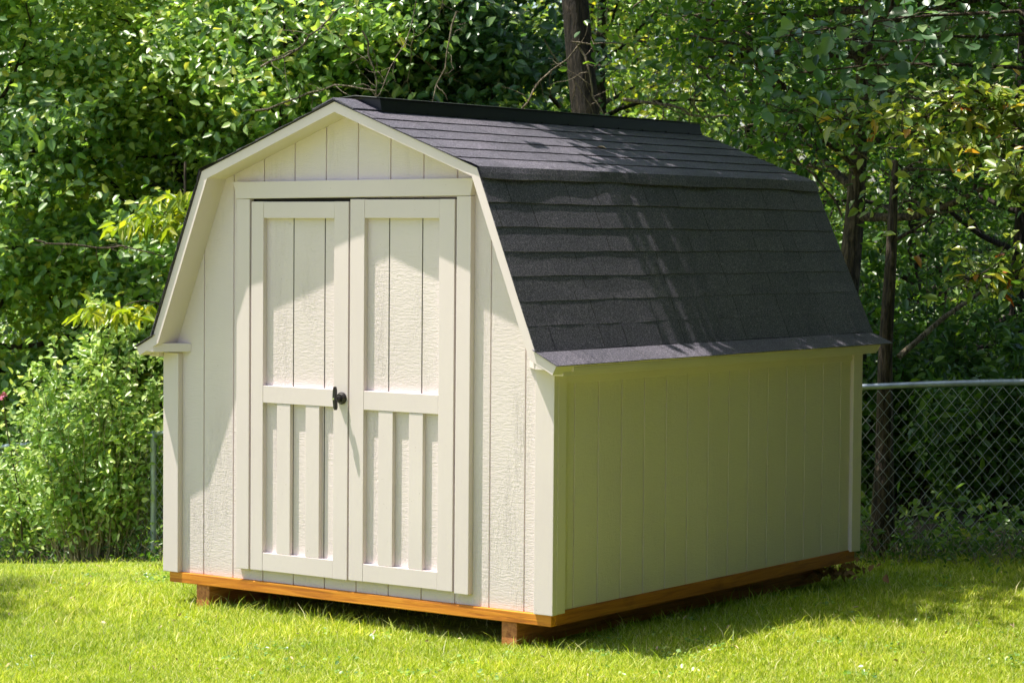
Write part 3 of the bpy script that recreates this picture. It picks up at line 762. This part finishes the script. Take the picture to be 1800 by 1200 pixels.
# unseen trees added to block sky light from the side wall
for i, (l, d) in enumerate(((4.1, 10.6), (3.8, 8.8), (4.6, 12.4), (5.3, 14.2), (3.6, 7.0), (6.6, 11.0), (6.2, 8.0), (5.6, 5.0), (7.4, 14.0), (3.4, 3.2), (6.0, 1.5), (3.2, -1.5), (1.0, -4.5), (6.5, -2.5), (-.5, -7.5), (4.2, -5.5), (7.5, 4.5), (9.2, 9.5), (8.5, .5), (2.6, 1.2))):
    tree('unseen_yard_tree', 'unseen leafy tree added to block sky light on the right', 'tree', l, d, 8, .12, 200 + i, .4, 7.6, 1.5, 34, 62, .30, 'leaf_dark', 'bark_dark', 'unseen trees added as sky blockers on the right', spread=.5, twigs=False, sub=2, clip=True)

tree('unseen_yard_tree', 'leafy tree standing outside the photo beyond its left edge', 'tree', -5.0, 13.1, 5.2, .08, 230, 2.5, 4.6, 1.25, 14, 40, .13, 'leaf_mid', 'bark_mid', spread=.3, twigs=False)
# drooping yellow green branches next to the left roof edge
def sapling(l, d, seed, spots, label):
    rng = np.random.default_rng(seed); base = ld(l, d); root = thing('sapling', label, 'sapling', base); T = Tubes(7); b = np.array(base)
    H = max(s[2] for s in spots) - base.z + .3; T.add([Vector((0, 0, -.1)), Vector((.02, 0, H * .5)), Vector((0, .03, H))], [.03, .022, .01])
    P = []; 
    for (sl_, sd_, sz_, n, sx) in spots:
        c = np.array(ld(sl_, sd_, sz_)) - b; st = np.array([0, 0, min(H * .9, c[2] - .1)])
        path = [st + (c - st) * f + np.array([0, 0, .12 * math.sin(f * 3.1)]) for f in np.linspace(0, 1, 6)]
        T.add([Vector(q) for q in path], [.012, .010, .008, .006, .005, .003], 5)
        u = rng.uniform(-1, 1, n); P.append(c + np.outer(u * sx, np.array(RH)) + np.array([0, 0, 1.]) * (-.12 * u[:, None] ** 2 * sx + rng.standard_normal(n)[:, None] * .035) + np.outer(rng.standard_normal(n) * .10, np.array(FH)))
    T.build('trunk', M['bark_mid'], root)
    leaves('crown', np.concatenate(P), .13, M['leaf_yellow'], root, rng, up=.75, out=.4, rnd=.3, width=.36, droop=.5, droopdir=1.1)
def zz(v, d): return 1.757 - (v - 407) / 4341 * d
sapling(-2.62, 19.6, 81, [(-2.75, 19.3, zz(385, 19.3), 120, .24), (-2.62, 19.4, zz(350, 19.4), 70, .25), (-3.1, 19.4, zz(545, 19.4), 110, .30), (-2.9, 19.5, zz(395, 19.5), 60, .25)], 'yellow green sapling with drooping leaves touching the left roof edge')

# shrubs grown through the left fence
def shrub(name, label, l, d, W_, H, seed, n, size, m, group=None, fl=1.0, zmin=.12):
    rng = np.random.default_rng(seed); base = ld(l, d); root = thing(name, label, 'shrub', base, group); T = Tubes(5); P = []
    for k in range(n):
        a = rng.uniform(0, 6.28); q = rng.uniform(0, 1) ** .6
        tx, ty = W_ * q * math.cos(a), W_ * .55 * q * math.sin(a); h = H * (1 - .45 * q ** 2) * rng.uniform(.45, 1.06)
        off = np.array(RH) * tx + np.array(FH) * ty
        p0 = off * .35; path = [p0 + (off * .65) * f ** 1.3 + np.array([0, 0, h * f]) + rng.standard_normal(3) * .02 for f in np.linspace(0, 1, 7)]
        T.add([Vector(x) for x in path], [.007, .006, .005, .004, .0035, .003, .002], 4)
        for f in range(2, 7):
            c = path[f]; mm = int(15 * fl)
            P.append(c + rng.standard_normal((mm, 3)) * np.array([.09, .09, .10]) * (1.15 - .09 * f))
        # upright tip
        P.append(path[-1] + np.stack([rng.standard_normal(8) * .02, rng.standard_normal(8) * .02, rng.uniform(-.1, .12, 8)], 1))
    T.build('stems', M['twig' if m == 'leaf_shrub' else 'bark_mid'], root)
    P = np.concatenate(P); P = P[P[:, 2] > zmin]; P = P[rng.random(len(P)) < (P[:, 2] - .06) * 2.2 + .08]
    leaves('foliage', P, size, M[m], root, rng, up=.55, out=.5, rnd=.5, width=.5, droop=.2)
    return root
shrub('shrub', 'tall pale green leafy shrub on the fence, nearest the left shed wall', -3.42, 20.3, .80, 2.15, 91, 108, .070, 'leaf_shrub')
shrub('shrub', 'leafy shrub overgrowing the fence rail at the left photo edge', -4.05, 21.2, .60, 1.40, 92, 75, .066, 'leaf_shrub')
shrub('shrub', 'low leafy shrub beside the fence post left of the shed', -3.00, 20.32, .20, 1.45, 93, 14, .066, 'leaf_shrub', fl=2.2, zmin=.62)
# understory behind the right fence
for i, (l, d, w, h, lab) in enumerate(((2.7, 17.6, .7, 1.3, 'dark broadleaf shrub behind the fence right of the slender trunk'), (3.5, 17.0, .8, 1.2, 'dark shrub behind the fence near the right photo edge'),
        (3.2, 19.0, 1.2, 1.9, 'large shaded shrub in the woods behind the right fence'), (4.4, 18.6, 1.2, 1.7, 'shaded shrub farther back at the right photo edge'), (2.5, 20.5, 1.3, 2.2, 'tall shaded shrub deep behind the slender trunk'))):
    shrub('understory_shrub', lab, l, d, w, h, 120 + i, 70, .085, 'leaf_dark', 'shaded shrubs behind the right fence', 1.3)

# weeds along the fence foot
def weeds():
    r = np.random.default_rng(131); V = []; F = []; P = []
    n = 9000; l = r.uniform(-5.2, 3.6, n); k = (l < -1.9) | (l > 1.7); l = l[k]
    d = 14.7 + (3.05 - l) * .905 + r.normal(.05, .28, len(l)); z = ground_h(l, d) + np.abs(r.normal(.05, .11, len(l)))
    X = np.stack([CAM.x + l * RH.x + d * FH.x, CAM.y + l * RH.y + d * FH.y, z], 1)
    o = leaves('fence_weeds', X, .05, M['leaf_dark'], None, r, up=.5, out=.4, rnd=.6, width=.4)
    tag(o, 'low green weeds growing along the foot of the fence', 'weeds', kind='stuff')
    T = Tubes(3)
    for _ in range(420):
        l0 = r.choice([r.uniform(-4.9, -2.7), r.uniform(-4.9, -2.7), r.uniform(2.1, 3.4)]); dd = 14.7 + (3.05 - l0) * .905 - r.uniform(-.05, .3)
        b = ld(l0, dd); v = r.standard_normal(3) * .5; v[2] = abs(v[2]) + .5
        q = bend(np.array(b), v, r.uniform(.12, .35), 4, r, .2); T.add([Vector(x) for x in q], [.003, .0025, .002, .0016, .001], 3)
    o = T.build('dry_stalks', M['twig']); tag(o, 'dry tan stalks and twigs at the foot of the fence', 'dry stalks', kind='stuff')
weeds()
def undergrowth():
    r = np.random.default_rng(161); n = 26000; l = r.uniform(-6, 7, n); u = r.random(n) ** 1.5 * 9; d = 14.9 + (3.05 - l) * .905 + u
    k = (np.sin(l * 3.1 + u * 1.3) + np.sin(u * 2.7 - l * 1.9) + r.normal(0, .6, n)) > -.3; l, d, u = l[k], d[k], u[k]
    z = ground_h(l, d) + np.abs(r.normal(.08, .13, len(l))) * (1 + .15 * u)
    X = np.stack([CAM.x + l * RH.x + d * FH.x, CAM.y + l * RH.y + d * FH.y, z], 1)
    tag(leaves('ground_cover', X, .08, M['leaf_mid'], None, r, up=.7, out=.3, rnd=.5, width=.6), 'low leafy ground cover on the floor of the woods', 'ground cover', kind='stuff')
undergrowth()
def lawn_weeds():
    r = np.random.default_rng(171); P = []; D = []
    for _ in range(130):
        l = r.uniform(-2.6, 3.2); d = r.uniform(10.6, 15); p = ld(l, d)
        if 0 < p.x < 2.5 and 0 < p.y < SL: continue
        m = r.integers(5, 26); P.append(np.array(p) + np.stack([r.normal(0, .05, m), r.normal(0, .05, m), r.uniform(.022, .045, m)], 1))
    for _ in range(420):
        l = r.uniform(-3, 3.4); d = r.uniform(10.6, 17); p = ld(l, d)
        if 0 < p.x < 2.5 and 0 < p.y < SL: continue
        D.append([p.x, p.y, p.z + r.uniform(.02, .04)])
    tag(leaves('lawn_clover', np.concatenate(P), .020, M['leaf_mid'], None, r, up=.9, out=.1, rnd=.3, width=.9), 'small patches of clover and broadleaf weeds in the lawn', 'clover', kind='stuff')
    tag(leaves('lawn_debris', np.array(D), .030, M['paleleaf'], None, r, up=.6, out=.2, rnd=.6, width=.35), 'scattered dry leaf scraps lying in the lawn', 'dead leaves', kind='stuff')
lawn_weeds()
# hanging vines and bare twigs above the roof peak
ORD = ['leftmost'] + [w + ' from the left' for w in 'second third fourth fifth sixth seventh eighth ninth tenth eleventh twelfth thirteenth fourteenth fifteenth sixteenth seventeenth eighteenth nineteenth twentieth'.split()]
def vines():
    r = np.random.default_rng(141); items = []
    while len(items) < 36:
        l = r.uniform(-2.0, 4.4); d = r.uniform(19.2, 22.0); z = 1.757 + (r.uniform(.035, .115)) * d; u = 900 + l / d * 4341
        if z < 1.757 + d * (.075 if u < 1220 else .03): continue
        items.append((u, l, d, z, len(items) % 2))
    items.sort(); cnt = {}
    for u, l, d, z, g in items:
        reg = 0 if u < 582 else 1 if u < 900 else 2 if u < 1215 else 3
        where = ('left of the roof peak', 'above the front half of the ridge', 'above the rear half of the ridge', 'right of the shed roof')[reg]
        k = cnt.get((g, reg), 0); cnt[(g, reg)] = k + 1
        b = ld(l, d, z); T = Tubes(4)
        if g: v = np.array([r.normal() * .1, r.normal() * .1, -1]); L_ = r.uniform(.5, 1.3); rad = .005
        else: v = r.standard_normal(3); v[2] *= .5; L_ = r.uniform(.6, 1.5); rad = .008
        main = bend([0, 0, 0], v, L_, 9, r, .16)
        T.add([Vector(x) for x in main], [rad * (1 - .07 * j) for j in range(10)], 5)
        for j in range(3 if g else 6):
            q = bend(main[r.integers(2, 9)], r.standard_normal(3), L_ * r.uniform(.2, .5), 5, r, .25); T.add([Vector(x) for x in q], [rad * .5, rad * .45, rad * .4, rad * .3, rad * .25, rad * .2], 4)
        o = T.build('hanging_vine' if g else 'bare_branch', M['bark_pale']); o.location = b
        tag(o, ('thin hanging vine, ' if g else 'bare twiggy branch, ') + ORD[k] + ' of those ' + where, 'vine' if g else 'branch', 'hanging vines in the woods' if g else 'bare branches in the woods')
vines()
def placed_branches():
    r = np.random.default_rng(181)
    def W(u, v, d): return CAM + FWD * d + RGT * ((u - 900) / 4341 * d) - UPV * ((v - 600) / 4341 * d)
    for d, rad, m_, pl, lab in (
            (20.2, .010, 'bark_pale', ((1018, 72), (1030, 110), (1046, 172), (1060, 200)), 'thin pale forked twig hanging in front of the thick leaning trunk'),
            (20.0, .009, 'bark_pale', ((915, 196), (950, 140), (1018, 78)), 'pale twig slanting up to the left side of the thick leaning trunk'),
            (20.5, .014, 'bark_pale', ((1100, 172), (1160, 186), (1215, 203), (1300, 207)), 'pale wavy branch just above the rear half of the ridge vent'),
            (22.0, .010, 'bark_pale', ((1165, 25), (1212, 28), (1262, 22)), 'short level pale branch near the top of the photo right of the leaning trunk'),
            (21.5, .026, 'bark_mid', ((1238, -20), (1272, 36), (1322, 72), (1370, 90)), 'brown branch slanting down from the top edge right of the leaning trunk'),
            (21.5, .018, 'bark_dark', ((1185, 60), (1230, 120), (1285, 172)), 'dark branch slanting down above the rear end of the roof'),
            (18.5, .013, 'bark_pale', ((1392, 285), (1450, 302), (1530, 312)), 'pale branch touching the rear roof corner'),
            (19.0, .015, 'bark_mid', ((1345, 180), (1378, 250), (1430, 305), (1480, 380)), 'brown branch slanting down behind the rear roof corner'),
            (17.2, .008, 'bark_pale', ((1462, 243), (1540, 292), (1608, 350), (1660, 380)), 'thin pale branch crossing behind the slender broken trunk'),
            (16.4, .011, 'bark_pale', ((1568, 310), (1630, 298), (1720, 302)), 'pale side branch growing right from the slender trunk'),
            (17.0, .006, 'bark_pale', ((1600, 360), (1680, 373), (1762, 368)), 'thin level twig right of the slender trunk'),
            (22.6, .034, 'bark_mid', ((855, 60), (915, 120), (985, 190)), 'thick brown limb slanting down left of the leaning trunk'),
            (20.2, .010, 'bark_pale', ((455, 118), (520, 88), (560, 50), (606, 8)), 'pale branch rising to the top edge above the roof peak'),
            (20.2, .009, 'bark_pale', ((452, 198), (520, 172), (590, 150), (660, 160)), 'pale tangled branch just above the roof peak'),
            (20.8, .009, 'bark_mid', ((60, 425), (150, 432), (215, 436), (290, 452)), 'thin brown branch left of the lower roof edge'),
            (20.4, .008, 'bark_pale', ((640, 55), (655, 120), (668, 190)), 'pale vine stem hanging above the front of the ridge vent'),
            (20.4, .008, 'bark_pale', ((800, 20), (790, 90), (760, 180)), 'pale curved vine stem above the middle of the ridge vent')):
        P = [W(u, v, d) for u, v in pl]; Q = []
        for a, b in zip(P, P[1:]):
            for f in (0, .33, .66): Q.append(a + (b - a) * f + Vector(r.standard_normal(3) * .012))
        Q.append(P[-1]); o0 = Q[0].copy(); T = Tubes(6); n = len(Q)
        T.add([q - o0 for q in Q], [rad * (1.1 - .6 * i / n) for i in range(n)], 7, .08, r)
        for k in range(n - 2):
            v = r.standard_normal(3) * np.array([1, 1, .7]); q = bend(np.array(Q[k + 1] - o0), v, r.uniform(.12, .45), 5, r, .3); T.add([Vector(x) for x in q], [rad * .45 * (1 - .15 * i) for i in range(6)], 4)
        o = T.build('branch', M[m_]); o.location = o0; tag(o, lab, 'branch')
placed_branches()
def rose():
    r = np.random.default_rng(191); d = 20.3; c = CAM + FWD * d + RGT * ((5 - 900) / 4341 * d) - UPV * ((695 - 600) / 4341 * d)
    g = thing('rose', 'small pink rose bloom among the leaves at the left edge', 'flower', c)
    leaves('petals', r.standard_normal((14, 3)) * .010, .032, M['petal'], g, r, up=.3, out=.8, rnd=.5, width=.9)
    T = Tubes(5); T.add([Vector((0, 0, 0)), Vector((.02, .03, -.3)), Vector((.08, .1, -.8)), Vector((.1, .12, -1.2))], [.004, .005, .006, .007]); T.build('stem', M['bark_mid'], g)
rose()
def litter():
    r = np.random.default_rng(151)
    x = 2.3 + r.normal(0, .12, 90); y = 3.05 + r.normal(0, .14, 90); z = -.15 + np.abs(r.normal(.0, .03, 90))
    o = leaves('leaf_litter', np.stack([x, y, z], 1), .06, M['deadleaf'], None, r, rnd=.7); tag(o, 'small heap of dead brown leaves at the rear corner of the shed', 'dead leaves', kind='stuff')
    for (x, y, s, lab) in ((1.75, 1.42, .05, 'dry tan leaf lying on the upper roof slope'),):
        o = leaves('fallen_leaf', [(0, 0, 0)], s * 1.6, M['paleleaf'], None, r, up=1, out=0, rnd=.1, width=.5)
        z_ = 2.394 - (x - CX) * .38 + .018; o.location = (x, y, z_); tag(o, lab, 'leaf')
litter()
print('leaves', tot)
